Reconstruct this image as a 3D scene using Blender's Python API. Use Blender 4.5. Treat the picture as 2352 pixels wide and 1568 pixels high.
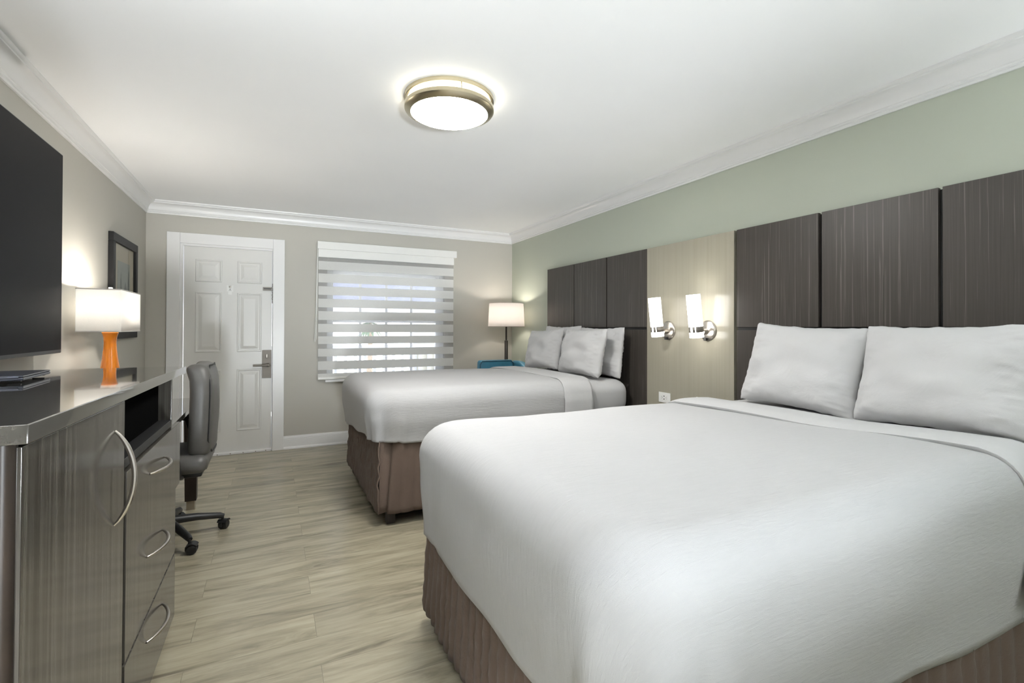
import bpy, bmesh, math, random
from math import sin, cos, pi, radians as R
from mathutils import Vector, Matrix, noise
random.seed(7)
for o in list(bpy.data.objects): bpy.data.objects.remove(o)
SC = bpy.context.scene
COL = SC.collection

# ------------------------------------------------------------------ camera
cam_d = bpy.data.cameras.new('camera'); cam = bpy.data.objects.new('camera', cam_d); COL.objects.link(cam)
FPX = 1125.1
cam_d.sensor_width = 36; cam_d.lens = FPX/2352*36; cam_d.shift_y = -38.2/2352
cam_d.clip_start = 0.02; cam_d.clip_end = 200
yaw, pitch, roll = R(26.102), R(.416), R(.158)
f = Vector((sin(yaw)*cos(pitch), cos(yaw)*cos(pitch), sin(pitch)))
r0 = Vector((cos(yaw), -sin(yaw), 0)); u0 = r0.cross(f)
r = r0*cos(roll)+u0*sin(roll); u = -r0*sin(roll)+u0*cos(roll)
m = Matrix((( r.x, u.x, -f.x, 1.050), (r.y, u.y, -f.y, -5.541), (r.z, u.z, -f.z, 1.244), (0, 0, 0, 1)))
cam.matrix_world = m
SC.camera = cam

# ------------------------------------------------------------------ world, exposure
wd = bpy.data.worlds.new('world'); SC.world = wd; wd.use_nodes = True
bg = wd.node_tree.nodes['Background']; wt = wd.node_tree
# hazy bright sky above the horizon, pale ground below it, brightened to lift the ceiling
tc = wt.nodes.new('ShaderNodeTexCoord'); sx = wt.nodes.new('ShaderNodeSeparateXYZ'); mr = wt.nodes.new('ShaderNodeMapRange'); rp = wt.nodes.new('ShaderNodeMix'); rp.data_type = 'RGBA'
wt.links.new(tc.outputs['Generated'], sx.inputs[0]); wt.links.new(sx.outputs['Z'], mr.inputs['Value'])
mr.inputs['From Min'].default_value = -.04; mr.inputs['From Max'].default_value = .04
wt.links.new(mr.outputs[0], rp.inputs[0]); rp.inputs[6].default_value = (1.25, 1.25, 1.22, 1); rp.inputs[7].default_value = (.80, .86, 1.0, 1)
wt.links.new(rp.outputs[2], bg.inputs['Color']); bg.inputs['Strength'].default_value = 4.2
SC.view_settings.view_transform = 'Standard'; SC.view_settings.look = 'None'
SC.view_settings.gamma = 1; SC.view_settings.use_curve_mapping = False
SC.view_settings.exposure = 0.72
# strengths of the room's own lamps and of the added unseen fill lamps
P_CEIL, P_CEIL_FILL, P_TABLE, P_FLOOR, P_SCONCE, P_FILL, P_FILL2, P_FILL3, P_FILL4 = 63.0, 3.0, 14.0, 4.4, 8.0, 1050.0, 0.5, 125.0, 90.0
SC.cycles.max_bounces = 14; SC.cycles.diffuse_bounces = 10; SC.cycles.transparent_max_bounces = 12

# ------------------------------------------------------------------ helpers
def tag(o, label=None, cat=None, group=None, kind=None):
    if label: o['label'] = label
    if cat: o['category'] = cat
    if group: o['group'] = group
    if kind: o['kind'] = kind
    return o

def thing(name, label, cat, loc=(0, 0, 0), rz=0, group=None):
    o = bpy.data.objects.new(name, None); COL.objects.link(o)
    o.empty_display_size = .05
    o.location = loc; o.rotation_euler = (0, 0, rz)
    return tag(o, label, cat, group)

class MB:
    def __init__(s): s.bm = bmesh.new(); s.wn = False
    def box(s, x0, x1, y0, y1, z0, z1, bev=0, seg=2, M=None):
        t = bmesh.new()
        bmesh.ops.create_cube(t, size=1)
        for v in t.verts:
            v.co = Vector(((x0+x1)/2+v.co.x*(x1-x0), (y0+y1)/2+v.co.y*(y1-y0), (z0+z1)/2+v.co.z*(z1-z0)))
        if bev: s.wn = True
        if bev: bmesh.ops.bevel(t, geom=t.edges[:], offset=bev, segments=seg, profile=.5, affect='EDGES')
        return s._join(t, M)
    def _join(s, t, M=None):
        if M is not None: bmesh.ops.transform(t, matrix=M, verts=t.verts)
        me = bpy.data.meshes.new('t'); t.to_mesh(me); t.free(); s.bm.from_mesh(me); bpy.data.meshes.remove(me); return s
    def tube(s, pts, rad, n=10, caps=True, M=None, closed=False):
        pts = [Vector(p) for p in pts]; t = bmesh.new(); rings = []
        k = len(pts); up = None
        for i, p in enumerate(pts):
            if closed: d = pts[(i+1) % k]-pts[i-1]
            else: d = pts[min(i+1, k-1)]-pts[max(i-1, 0)]
            d.normalize()
            if up is None:
                up = Vector((0, 0, 1)) if abs(d.z) < .9 else Vector((1, 0, 0))
            a = d.cross(up); a.normalize(); b = a.cross(d); b.normalize(); up = b
            rr = rad[i] if isinstance(rad, (list, tuple)) else rad
            rings.append([t.verts.new(p+a*cos(2*pi*j/n)*rr+b*sin(2*pi*j/n)*rr) for j in range(n)])
        for i in range(k if closed else k-1):
            A, B = rings[i], rings[(i+1) % k]
            for j in range(n): t.faces.new((A[j], A[(j+1) % n], B[(j+1) % n], B[j]))
        if caps and not closed: t.faces.new(rings[0][::-1]); t.faces.new(rings[-1])
        bmesh.ops.recalc_face_normals(t, faces=t.faces)
        return s._join(t, M)
    def lathe(s, prof, n=40, c=(0, 0, 0), M=None, cap0=True, cap1=True):
        t = bmesh.new(); rings = []
        for (rr, z) in prof:
            if rr < 1e-5: rings.append([t.verts.new((c[0], c[1], c[2]+z))])
            else: rings.append([t.verts.new((c[0]+rr*cos(2*pi*j/n), c[1]+rr*sin(2*pi*j/n), c[2]+z)) for j in range(n)])
        for A, B in zip(rings, rings[1:]):
            for j in range(n):
                if len(A) == 1 and len(B) == 1: continue
                if len(A) == 1: t.faces.new((A[0], B[(j+1) % n], B[j]))
                elif len(B) == 1: t.faces.new((A[j], A[(j+1) % n], B[0]))
                else: t.faces.new((A[j], A[(j+1) % n], B[(j+1) % n], B[j]))
        if cap0 and len(rings[0]) > 1: t.faces.new(rings[0][::-1])
        if cap1 and len(rings[-1]) > 1: t.faces.new(rings[-1])
        bmesh.ops.recalc_face_normals(t, faces=t.faces)
        return s._join(t, M)
    def prism(s, poly, axis, a0, a1, M=None):
        # poly: list of 2-D points in the two remaining axes order
        t = bmesh.new()
        def mk(p, a):
            if axis == 0: return (a, p[0], p[1])
            if axis == 1: return (p[0], a, p[1])
            return (p[0], p[1], a)
        A = [t.verts.new(mk(p, a0)) for p in poly]; B = [t.verts.new(mk(p, a1)) for p in poly]
        n = len(poly)
        for i in range(n): t.faces.new((A[i], A[(i+1) % n], B[(i+1) % n], B[i]))
        t.faces.new(A[::-1]); t.faces.new(B)
        bmesh.ops.recalc_face_normals(t, faces=t.faces)
        return s._join(t, M)
    def grid(s, P, uvs=None, closed_u=False):
        # P[i][j] points
        t = s.bm; V = [[t.verts.new(p) for p in row] for row in P]
        lay = t.loops.layers.uv.verify() if uvs else None
        n = len(V); mcol = len(V[0])
        for i in range(n if closed_u else n-1):
            i2 = (i+1) % n
            for j in range(mcol-1):
                fc = t.faces.new((V[i][j], V[i2][j], V[i2][j+1], V[i][j+1]))
                if lay:
                    for l, (a, b) in zip(fc.loops, ((i, j), (i2, j), (i2, j+1), (i, j+1))): l[lay].uv = uvs[a][b]
        return s
    def build(s, name, mat, parent=None, smooth=35, loc=None, mods=()):
        bm = s.bm
        if smooth:
            lim = R(smooth)
            for fc in bm.faces: fc.smooth = True
            for e in bm.edges:
                if len(e.link_faces) == 2 and e.calc_face_angle(0) > lim: e.smooth = False
        me = bpy.data.meshes.new(name); bm.to_mesh(me); bm.free()
        if mat: me.materials.append(mat)
        o = bpy.data.objects.new(name, me); COL.objects.link(o)
        if parent: o.parent = parent
        if loc: o.location = loc
        if s.wn and smooth: mods = list(mods)+[('WEIGHTED_NORMAL', dict(keep_sharp=True))]
        for k, kw in mods:
            md = o.modifiers.new(k, k)
            for a, b in kw.items(): setattr(md, a, b)
        return o

def arc(c, rad, a0, a1, n, plane='xz'):
    return [(c[0]+rad*cos(a0+(a1-a0)*i/n), c[1]+rad*sin(a0+(a1-a0)*i/n)) for i in range(n+1)]

# ------------------------------------------------------------------ materials
class NT:
    def __init__(s, name):
        s.m = bpy.data.materials.new(name); s.m.use_nodes = True; s.t = s.m.node_tree; s.n = s.t.nodes; s.l = s.t.links
        s.b = s.n['Principled BSDF']; s.out = s.n['Material Output']
    def new(s, t, **kw):
        x = s.n.new(t)
        for k, v in kw.items():
            if k.startswith('i_'):
                key = k[2:].replace('_', ' ')
                x.inputs[key].default_value = v
            else: setattr(x, k, v)
        return x
    def link(s, a, b): s.l.new(a, b)
    def coords(s, kind='Object', scale=(1, 1, 1), rot=(0, 0, 0)):
        tc = s.new('ShaderNodeTexCoord'); mp = s.new('ShaderNodeMapping')
        mp.inputs['Scale'].default_value = scale; mp.inputs['Rotation'].default_value = rot
        s.link(tc.outputs[kind], mp.inputs[0]); return mp.outputs[0]
    def noise(s, vec, scale=5, detail=3, rough=.5, dist=0):
        x = s.new('ShaderNodeTexNoise'); x.inputs['Scale'].default_value = scale; x.inputs['Detail'].default_value = detail
        x.inputs['Roughness'].default_value = rough; x.inputs['Distortion'].default_value = dist
        s.link(vec, x.inputs['Vector']); return x.outputs['Fac']
    def ramp(s, fac, stops):
        x = s.new('ShaderNodeValToRGB'); e = x.color_ramp.elements
        while len(e) < len(stops): e.new(.5)
        for q, (p, c) in zip(e, stops): q.position = p; q.color = (*c, 1) if len(c) == 3 else c
        s.link(fac, x.inputs[0]); return x.outputs[0]
    def mix(s, fac, a, b, mode='MIX'):
        x = s.new('ShaderNodeMix', data_type='RGBA', blend_type=mode)
        for sock, v in ((x.inputs[0], fac), (x.inputs[6], a), (x.inputs[7], b)):
            if hasattr(v, 'links'): s.link(v, sock)
            elif isinstance(v, (int, float)): sock.default_value = v
            else: sock.default_value = (*v, 1)
        return x.outputs[2]
    def bump(s, h, strength=.2, dist=.01):
        x = s.new('ShaderNodeBump'); x.inputs['Strength'].default_value = strength; x.inputs['Distance'].default_value = dist
        s.link(h, x.inputs['Height']); s.link(x.outputs[0], s.b.inputs['Normal'])
    def set(s, **kw):
        for k, v in kw.items():
            i = s.b.inputs[k.replace('_', ' ')]
            if hasattr(v, 'links'): s.link(v, i)
            else: i.default_value = (*v, 1) if isinstance(v, tuple) and len(v) == 3 else v
        return s

def plain(name, col, rough=.5, metal=0, spec=.5, var=.04, nscale=12, bump=0, coat=0):
    n = NT(name); v = n.coords('Object'); fac = n.noise(v, nscale, 4)
    a = tuple(max(0, c*(1-var)) for c in col); b = tuple(min(1, c*(1+var)) for c in col)
    n.set(Base_Color=n.ramp(fac, [(.3, a), (.7, b)]), Roughness=rough, Metallic=metal, Specular_IOR_Level=spec, Coat_Weight=coat)
    if bump: n.bump(n.noise(v, nscale*12, 3), bump, .002)
    return n.m

def paint(name, col, rough=.55, bump=.05):
    n = NT(name); v = n.coords('Object'); fac = n.noise(v, 1.2, 2)
    n.set(Base_Color=n.ramp(fac, [(.3, tuple(c*.985 for c in col)), (.7, tuple(min(1, c*1.015) for c in col))]), Roughness=rough)
    n.bump(n.noise(v, 180, 3), bump, .002)
    return n.m

def grained(name, base, light, scale, rough, streak=(.56, .74), rvar=.0, spec=.5, fine=1.0, coat=0, cior=1.5, dark=.8):
    n = NT(name); n.set(Coat_IOR=cior); v = n.coords('Object', scale)
    f1 = n.noise(v, 1, 5, .65, .15); v2 = n.coords('Object', tuple(c*3.1 for c in scale)); f2 = n.noise(v2, 1, 3, .6)
    c1 = n.ramp(f1, [(.35, tuple(c*dark for c in base)), (streak[0], base), (streak[1], light)])
    c2 = n.ramp(f2, [(.3, (.72, .72, .72)), (.7, (1.15, 1.15, 1.15))])
    n.set(Base_Color=n.mix(fine, c1, c2, 'MULTIPLY'), Roughness=rough, Specular_IOR_Level=spec, Coat_Weight=coat)
    n.bump(f2, .03, .002)
    return n.m

def wood_wall():
    # dark woodgrain: even charcoal ground, thin pale threads running upright
    n = NT('zebra_wood')
    v = n.coords('Object', (115, 115, 1.0)); wv = n.noise(n.coords('Object', (2, 2, 2.2)), 1, 2)
    f1 = n.noise(v, 1, 3, .6, .4)
    th = n.ramp(f1, [(.58, (0, 0, 0)), (.64, (1, 1, 1)), (.69, (.2, .2, .2))])
    f2 = n.noise(n.coords('Object', (160, 160, 1.6)), 1, 4, .7)
    base = n.ramp(f2, [(.25, (.040, .034, .029)), (.75, (.066, .058, .051))])
    col = n.mix(.75, base, n.mix(th, base, (.155, .14, .125)), 'MIX')
    n.set(Base_Color=col, Roughness=.38, Specular_IOR_Level=.38)
    n.bump(f2, .04, .002); return n.m

def floor_mat():
    n = NT('vinyl_plank')
    uvc = n.coords('Object')
    br = n.new('ShaderNodeTexBrick'); br.offset = .37; br.offset_frequency = 2
    br.inputs['Scale'].default_value = 1; br.inputs['Brick Width'].default_value = 1.22; br.inputs['Row Height'].default_value = .18
    br.inputs['Mortar Size'].default_value = .0011; br.inputs['Mortar Smooth'].default_value = .3; br.inputs['Bias'].default_value = 0
    br.inputs['Color1'].default_value = (.0, .0, .0, 1); br.inputs['Color2'].default_value = (1, 1, 1, 1); br.inputs['Mortar'].default_value = (.5, .5, .5, 1)
    n.link(uvc, br.inputs['Vector'])
    # per plank offset of the grain
    vm = n.new('ShaderNodeVectorMath', operation='MULTIPLY_ADD'); n.link(br.outputs['Color'], vm.inputs[0]); vm.inputs[1].default_value = (7.3, 3.1, 0)
    mp = n.new('ShaderNodeMapping'); mp.inputs['Scale'].default_value = (1.3, 9, 1); n.link(uvc, mp.inputs[0]); n.link(mp.outputs[0], vm.inputs[2])
    g1 = n.noise(vm.outputs[0], 1.4, 6, .62, .9)
    mp2 = n.new('ShaderNodeMapping'); mp2.inputs['Scale'].default_value = (3.2, 60, 1); n.link(uvc, mp2.inputs[0])
    vm2 = n.new('ShaderNodeVectorMath', operation='ADD'); n.link(mp2.outputs[0], vm2.inputs[0]); n.link(vm.outputs[0], vm2.inputs[1])
    g2 = n.noise(vm2.outputs[0], 1, 4, .7)
    col = n.ramp(g1, [(.26, (.125, .105, .075)), (.40, (.265, .236, .170)), (.56, (.36, .325, .238)), (.76, (.43, .39, .29))])
    fine = n.ramp(g2, [(.25, (.80, .79, .78)), (.65, (1.06, 1.06, 1.06))])
    col = n.mix(.75, col, fine, 'MULTIPLY')
    pl = n.ramp(br.outputs['Color'], [(0, (.95, .95, .955)), (1, (1.04, 1.04, 1.03))])
    col = n.mix(1, col, pl, 'MULTIPLY')
    col = n.mix(n.ramp(br.outputs['Fac'], [(0, (0, 0, 0)), (1, (.55, .55, .55))]), col, (.13, .11, .085))
    n.set(Base_Color=col, Roughness=n.ramp(g2, [(.2, (.29, .29, .29)), (.8, (.20, .20, .20))]), Specular_IOR_Level=.5)
    hm = n.mix(br.outputs['Fac'], g2, (0, 0, 0)); n.bump(hm, .10, .003)
    return n.m

def cloth(name, col, kind):
    n = NT(name)
    if kind == 'ridge':      # woven spread: short ridges that run towards the headboard
        v = n.coords('UV', (16, 95, 1)); f1 = n.noise(v, 1, 3, .55, .6)
        f2 = n.noise(n.coords('UV', (700, 700, 1)), 1, 2)
        h = n.mix(.25, f1, f2); st, ds = .36, .006
    elif kind == 'sheet':
        f1 = n.noise(n.coords('Object', (6, 6, 6)), 1, 4, .6, .8); f2 = n.noise(n.coords('Object', (500, 500, 500)), 1, 2)
        h = n.mix(.12, f1, f2); st, ds = .25, .02
    else:
        f1 = n.noise(n.coords('Object', (60, 60, 60)), 1, 4, .6, .6); h = f1; st, ds = .3, .006
    n.set(Base_Color=n.ramp(f1, [(.3, tuple(c*.97 for c in col)), (.7, col)]), Roughness=.85, Specular_IOR_Level=.15, Sheen_Weight=.05)
    n.bump(h, st, ds); return n.m

def emit(name, col, strength):
    n = NT(name); n.set(Base_Color=(.9, .9, .88), Roughness=.4, Emission_Color=col, Emission_Strength=strength); return n.m

def shade_mat(name, col, t=.5):
    n = NT(name); d = n.new('ShaderNodeBsdfDiffuse'); tr = n.new('ShaderNodeBsdfTranslucent'); mx = n.new('ShaderNodeMixShader')
    fac = n.noise(n.coords('Object', (1, 1, 1)), 260, 2)
    c = n.ramp(fac, [(.3, tuple(x*.96 for x in col)), (.7, col)])
    n.link(c, d.inputs[0]); n.link(c, tr.inputs[0]); mx.inputs[0].default_value = t
    n.link(d.outputs[0], mx.inputs[1]); n.link(tr.outputs[0], mx.inputs[2]); n.link(mx.outputs[0], n.out.inputs[0]); return n.m

def sheer_mat(name, col, op, tl=.5):
    n = NT(name); d = n.new('ShaderNodeBsdfDiffuse'); tr = n.new('ShaderNodeBsdfTranslucent'); tp = n.new('ShaderNodeBsdfTransparent')
    m1 = n.new('ShaderNodeMixShader'); m2 = n.new('ShaderNodeMixShader')
    d.inputs[0].default_value = (*col, 1); tr.inputs[0].default_value = (*col, 1)
    m1.inputs[0].default_value = tl; n.link(d.outputs[0], m1.inputs[1]); n.link(tr.outputs[0], m1.inputs[2])
    fac = n.noise(n.coords('Object', (1, 1, 1)), 400, 2)
    rp = n.ramp(fac, [(.3, (op*.92,)*3), (.7, (min(1, op*1.08),)*3)])
    n.link(rp, m2.inputs[0]); n.link(tp.outputs[0], m2.inputs[1]); n.link(m1.outputs[0], m2.inputs[2]); n.link(m2.outputs[0], n.out.inputs[0]); return n.m

def glass_mat(name, ior=1.45):
    n = NT(name); g = n.new('ShaderNodeBsdfGlossy'); g.inputs['Roughness'].default_value = .02; tp = n.new('ShaderNodeBsdfTransparent')
    tp.inputs[0].default_value = (.94, .96, .97, 1); fr = n.new('ShaderNodeFresnel'); fr.inputs[0].default_value = ior
    mx = n.new('ShaderNodeMixShader'); n.link(fr.outputs[0], mx.inputs[0]); n.link(tp.outputs[0], mx.inputs[1]); n.link(g.outputs[0], mx.inputs[2])
    n.link(mx.outputs[0], n.out.inputs[0]); return n.m

M = dict(
    wall=paint('greige_paint', (.47, .455, .41)), green=paint('sage_paint', (.455, .49, .415)), ceil=paint('ceiling_paint', (.93, .935, .945), .7),
    trim=paint('white_gloss_paint', (.77, .77, .77), .3, .02), door=paint('door_paint', (.69, .685, .665), .32, .03),
    floor=floor_mat(), wood=wood_wall(),
    laminate=grained('chest_laminate', (.066, .060, .052), (.118, .110, .096), (75, 75, .5), .12, (.48, .66), spec=.5),
    laminate_top=grained('chest_top_laminate', (.080, .075, .068), (.11, .105, .095), (30, .8, 30), .07, spec=.6, coat=1.0, cior=2.1),
    void=plain('cubby_shade_black', (.004, .004, .004), 1.0, spec=0), nickel=plain('brushed_nickel', (.55, .51, .46), .28, 1.0, var=.03, nscale=60),
    champagne=plain('champagne_metal', (.56, .50, .36), .3, 1.0, var=.03), bronze=plain('aged_nickel', (.24, .22, .195), .55, .7),
    spread=cloth('white_bedspread', (.445, .445, .45), 'ridge'), sheet=cloth('white_sheet', (.51, .51, .515), 'sheet'),
    pillow=cloth('white_pillowcase', (.56, .56, .565), 'sheet'), skirt=cloth('brown_quilted_skirt', (.118, .086, .068), 'quilt'),
    darkwood=plain('dark_brown_wood', (.022, .015, .011), .4, var=.2), beige=grained('champagne_laminate', (.335, .312, .25), (.35, .325, .262), (60, 60, .8), .20, (.5, .8), fine=.07, dark=.955),
    leather=plain('grey_leather', (.088, .084, .078), .38, var=.06, nscale=30, bump=.12), piping=plain('black_piping', (.02, .02, .02), .5),
    black=plain('black_plastic', (.012, .012, .012), .42), screen=plain('tv_screen', (.008, .008, .009), .36, spec=.04, var=.0), bezel=plain('tv_bezel', (.012, .012, .014), .3),
    orange=plain('orange_ceramic', (.78, .23, .015), .12, var=.03, coat=.5), white=plain('white_plastic', (.80, .80, .78), .35, var=.01),
    shade=shade_mat('lamp_shade_linen', (.94, .94, .93), .68), shade2=shade_mat('floor_shade_linen', (.95, .92, .90), .62),
    blue=plain('teal_leather', (.055, .22, .33), .36, var=.06, nscale=25, bump=.08), bluepipe=plain('dark_teal_piping', (.02, .09, .14), .5),
    blindband=sheer_mat('blind_woven_band', (.80, .80, .785), .985, .22), sheer=sheer_mat('blind_sheer_mesh', (.70, .70, .72), .28),
    glass=glass_mat('window_glass'), picglass=glass_mat('picture_glass', 1.12), frame=paint('window_frame_paint', (.82, .82, .82), .35), mat=plain('beige_mat_board', (.50, .44, .34), .6, var=.02),
    bulb=emit('diffuser_glow', (1.0, .98, .945), P_CEIL), bulbside=emit('side_diffuser_glow', (1.0, .94, .80), 4.5), bulb_fill=emit('diffuser_glow_fill', (1.0, 1.0, 1.0), P_CEIL_FILL),
    sconceA=emit('opal_glass_soft', (1, .97, .92), P_SCONCE*.22), sconceB=emit('opal_glass_bright', (1, .98, .95), P_SCONCE*.7),
    lampbulb=emit('warm_bulb', (1, .9, .76), 10), navy=plain('dark_navy_shell', (.05, .055, .075), .25, .4, var=.05), concrete=plain('porch_concrete', (.50, .50, .48), .8, var=.08),
    cream=plain('cream_stucco', (.85, .80, .64), .8, var=.05), porch=plain('porch_ceiling_paint', (.42, .44, .56), .7), rail=plain('white_railing_paint', (.85, .85, .85), .5),
    leaf=plain('palm_green', (.05, .10, .03), .5, var=.3), trunk=plain('palm_trunk', (.22, .16, .10), .8, var=.2), roof=plain('roof_tile', (.30, .28, .27), .7),
)

# ------------------------------------------------------------------ room shell
W, CH, FY = 3.763, 2.42, -10.6       # width, ceiling height, front wall behind the camera
def struct(o): o['kind'] = 'structure'; return o
struct(MB().box(-.12, W+.12, FY-.12, .12, -.1, 0).build('floor', M['floor'], smooth=0))
struct(MB().box(-.12, W+.12, FY-.12, .12, CH, CH+.1).build('ceiling', M['ceil'], smooth=0))
struct(MB().box(-.12, 0, FY-.12, .12, 0, CH).build('wall_left', M['wall'], smooth=0))
struct(MB().box(W, W+.12, FY-.12, .12, 0, CH).build('wall_right', M['green'], smooth=0))
struct(MB().box(0, W, FY-.12, FY, 0, CH).build('wall_front', M['wall'], smooth=0))
# back wall with the door and window openings
DX0, DX1, DZ = .261, 1.063, 2.05
WX0, WX1, WZ0, WZ1 = 1.575, 2.875, .70, 1.865
b = MB()
for a in ((0, DX0, 0, CH), (DX0, DX1, DZ, CH), (DX1, WX0, 0, CH), (WX0, WX1, 0, WZ0), (WX0, WX1, WZ1, CH), (WX1, W, 0, CH)):
    b.box(a[0], a[1], 0, .12, a[2], a[3])
struct(b.build('wall_back', M['wall'], smooth=0))

# crown moulding: profile (offset from wall, z), mitred at the corners
prof = [(0, 2.303), (.010, 2.303), (.013, 2.312), (.010, 2.318), (.016, 2.322), (.016, 2.330), (.021, 2.333)]
for i in range(9):
    a = i/8*pi/2
    prof.append((.021+.043*(1-cos(a)), 2.333+.058*sin(a)))
prof += [(.070, 2.394), (.070, 2.402), (.076, 2.405), (.080, 2.412), (.080, CH), (0, CH)]
def crown(name, kind):
    P = []
    for (o, z) in prof:
        if kind == 'left': P.append([(o, FY, z), (o, -o, z)])
        elif kind == 'right': P.append([(W-o, FY, z), (W-o, -o, z)])
        else: P.append([(o, -o, z), (W-o, -o, z)])
    b = MB(); b.grid(P, closed_u=True); bmesh.ops.recalc_face_normals(b.bm, faces=b.bm.faces)
    return struct(b.build(name, M['trim'], smooth=40))
crown('trim_1', 'back'); crown('trim_2', 'left'); crown('trim_3', 'right')

bp = [(0, 0), (-.024, 0), (-.024, .012), (-.018, .022), (-.014, .026), (-.014, .098), (-.011, .102), (-.014, .106), (-.012, .122), (-.006, .128), (-.006, .135), (0, .135)]
struct(MB().prism(bp, 0, 1.162, W-.014).build('baseboard_back', M['trim'], smooth=30))
struct(MB().prism([(-x, z) for x, z in bp], 1, -1.4, -.03).build('baseboard_left', M['trim'], smooth=30))
struct(MB().prism([(W+x, z) for x, z in bp], 1, -.94, -.03).build('baseboard_right', M['trim'], smooth=30))

# door with casing, jamb, panelled slab and hardware
door = struct(MB().box(.291, 1.048, .030, .070, .018, 2.030).build('door_1', M['door'], smooth=0))
door['label'] = 'white six-panel entrance door'
b = MB()
b.box(.163, DX0+.006, -.022, 0, 0, 2.142, .003); b.box(DX1-.006, 1.163, -.022, 0, 0, 2.142, .003); b.box(DX0+.006, DX1-.006, -.022, 0, DZ-.006, 2.142, .003)
cs = b.build('casing', M['trim'], door)
b = MB()
b.box(DX0, .279, 0, .119, 0, DZ); b.box(1.052, DX1, 0, .119, 0, DZ); b.box(.279, 1.052, 0, .119, 2.034, DZ)
b.box(.279, .290, 0, .026, 0, 2.034, .002); b.box(1.049, 1.056, 0, .026, 0, 2.034, .002); b.box(.29, 1.049, 0, .026, 2.024, 2.034, .002)
b.build('jamb', M['trim'], door)
pan = []
for (x0, x1) in ((.385, .608), (.738, .956)):
    for (z0, z1) in ((1.687, 1.905), (1.003, 1.590), (.220, .832)): pan.append((x0, x1, z0, z1))
for (x0, x1, z0, z1) in pan:
    b = MB(); loops = []
    for ins, d in ((0, 0), (.005, .008), (.012, .008), (.020, .002), (.030, .002), (.058, .009), (.060, .009)):
        y = .0305-d
        loops.append([(x0+ins, y, z0+ins), (x1-ins, y, z0+ins), (x1-ins, y, z1-ins), (x0+ins, y, z1-ins)])
    V = [[b.bm.verts.new(p) for p in L] for L in loops]
    for A, B in zip(V, V[1:]):
        for j in range(4): b.bm.faces.new((A[j], A[(j+1) % 4], B[(j+1) % 4], B[j]))
    b.bm.faces.new(V[-1]); bmesh.ops.recalc_face_normals(b.bm, faces=b.bm.faces)
    b.build('panel', M['door'], door, smooth=12)
b = MB().box(.283, 1.05, -.016, .029, 0, .022, .004); b.build('threshold', M['trim'], door)
for x in (.36, .47, .58, .69, .80, .91, 1.0):
    MB().lathe([(0, 0), (.005, 0), (.004, .002), (0, .003)], 10, M=Matrix.Translation((x, -.016, .011)) @ Matrix.Rotation(R(90), 4, 'X')).build('screw', M['bronze'], door)
lk = MB().box(.962, 1.047, .014, .030, .735, 1.018, .003).build('lock_plate', M['bronze'], door)
b = MB(); b.lathe([(.022, 0), (.022, .012), (.014, .016), (.012, .045), (.012, .05)], 20, M=Matrix.Translation((1.018, .014, .868)) @ Matrix.Rotation(R(90), 4, 'X'))
b.tube([(1.018, -.036, .868), (1.0, -.042, .868), (.95, -.042, .866), (.882, -.038, .865)], [.012, .011, .010, .009], 12)
b.build('lever_handle', M['bronze'], lk)
MB().box(.998, 1.010, -.006, .014, .935, .978, .004).build('thumb_turn', M['nickel'], lk)
tr = MB().box(.965, 1.046, .014, .030, 1.622, 1.655, .003).build('chain_track', M['bronze'], door)
MB().box(.972, 1.040, .0125, .0145, 1.634, 1.644).build('track_slot', M['black'], tr)
b = MB()
for i in range(9):
    z = 1.665-.018*i; c = Vector((1.054, -.012, z)); ax = i % 2
    pts = [c+Vector(((cos(a)*.0065) if ax else 0, 0 if ax else cos(a)*.0065, sin(a)*.0125)) for a in [2*pi*k/10 for k in range(10)]]
    b.tube(pts, .0022, 6, closed=True)
b.box(1.050, 1.060, -.02, .0, 1.66, 1.69, .002); b.box(1.050, 1.058, -.018, -.004, 1.488, 1.512, .002)
b.build('security_chain', M['bronze'], door)

# card stuck to the door
sg = thing('notice_card', 'small white card with round grey emblems stuck on the entrance door', 'sign', (.676, .029, 1.60))
MB().box(-.028, .028, -.0015, 0, .0, .062).build('card', M['white'], sg, smooth=0)
MB().box(-.016, .016, -.0015, 0, -.030, -.0).build('lower_tab', M['white'], sg, smooth=0)
grey = plain('grey_print', (.30, .30, .30), .6)
Rx = Matrix.Rotation(R(90), 4, 'X')
b = MB().lathe([(0, 0), (.010, 0), (.010, .002), (.006, .004), (0, .004)], 20, M=Matrix.Translation((0, -.0015, .046)) @ Rx)
b.build('peephole', M['nickel'], sg)
b = MB().lathe([(0, 0), (.0055, 0), (.0055, .0005), (0, .0005)], 16, M=Matrix.Translation((0, -.0015, .022)) @ Rx)
b.build('emblem', grey, sg, smooth=0)
MB().box(-.012, .012, -.0022, -.0014, .009, .012).build('printed_line', grey, sg, smooth=0)
MB().box(-.018, .018, -.0022, -.0014, .058, .0595).build('printed_line', grey, sg, smooth=0)

# window
win = struct(MB().box(WX0-.02, WX1+.02, -.055, .0, .672, .694, .004).build('window_1', M['frame']))
win['label'] = 'window behind the banded blind'
b = MB()
for a in ((WX0, WX0+.065, WZ0, WZ1), (WX1-.095, WX1, WZ0, WZ1), (WX0+.065, WX1-.095, WZ0, WZ0+.05), (WX0+.065, WX1-.095, WZ1-.04, WZ1), (WX0+.065, WX1-.095, 1.305, 1.36)):
    b.box(a[0], a[1], .035, .095, a[2], a[3], .004)
b.build('window_frame', M['frame'], win)
b = MB()
gx0, gx1 = WX0+.065, WX1-.095
for k in (1, 2, 3):
    x = gx0+(gx1-gx0)*k/4; b.box(x-.013, x+.013, .055, .075, WZ0+.05, WZ1-.04)
b.build('muntins', M['frame'], win)
MB().box(gx0, gx1, .062, .067, WZ0+.05, WZ1-.04).build('pane', M['glass'], win, smooth=0)
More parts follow.
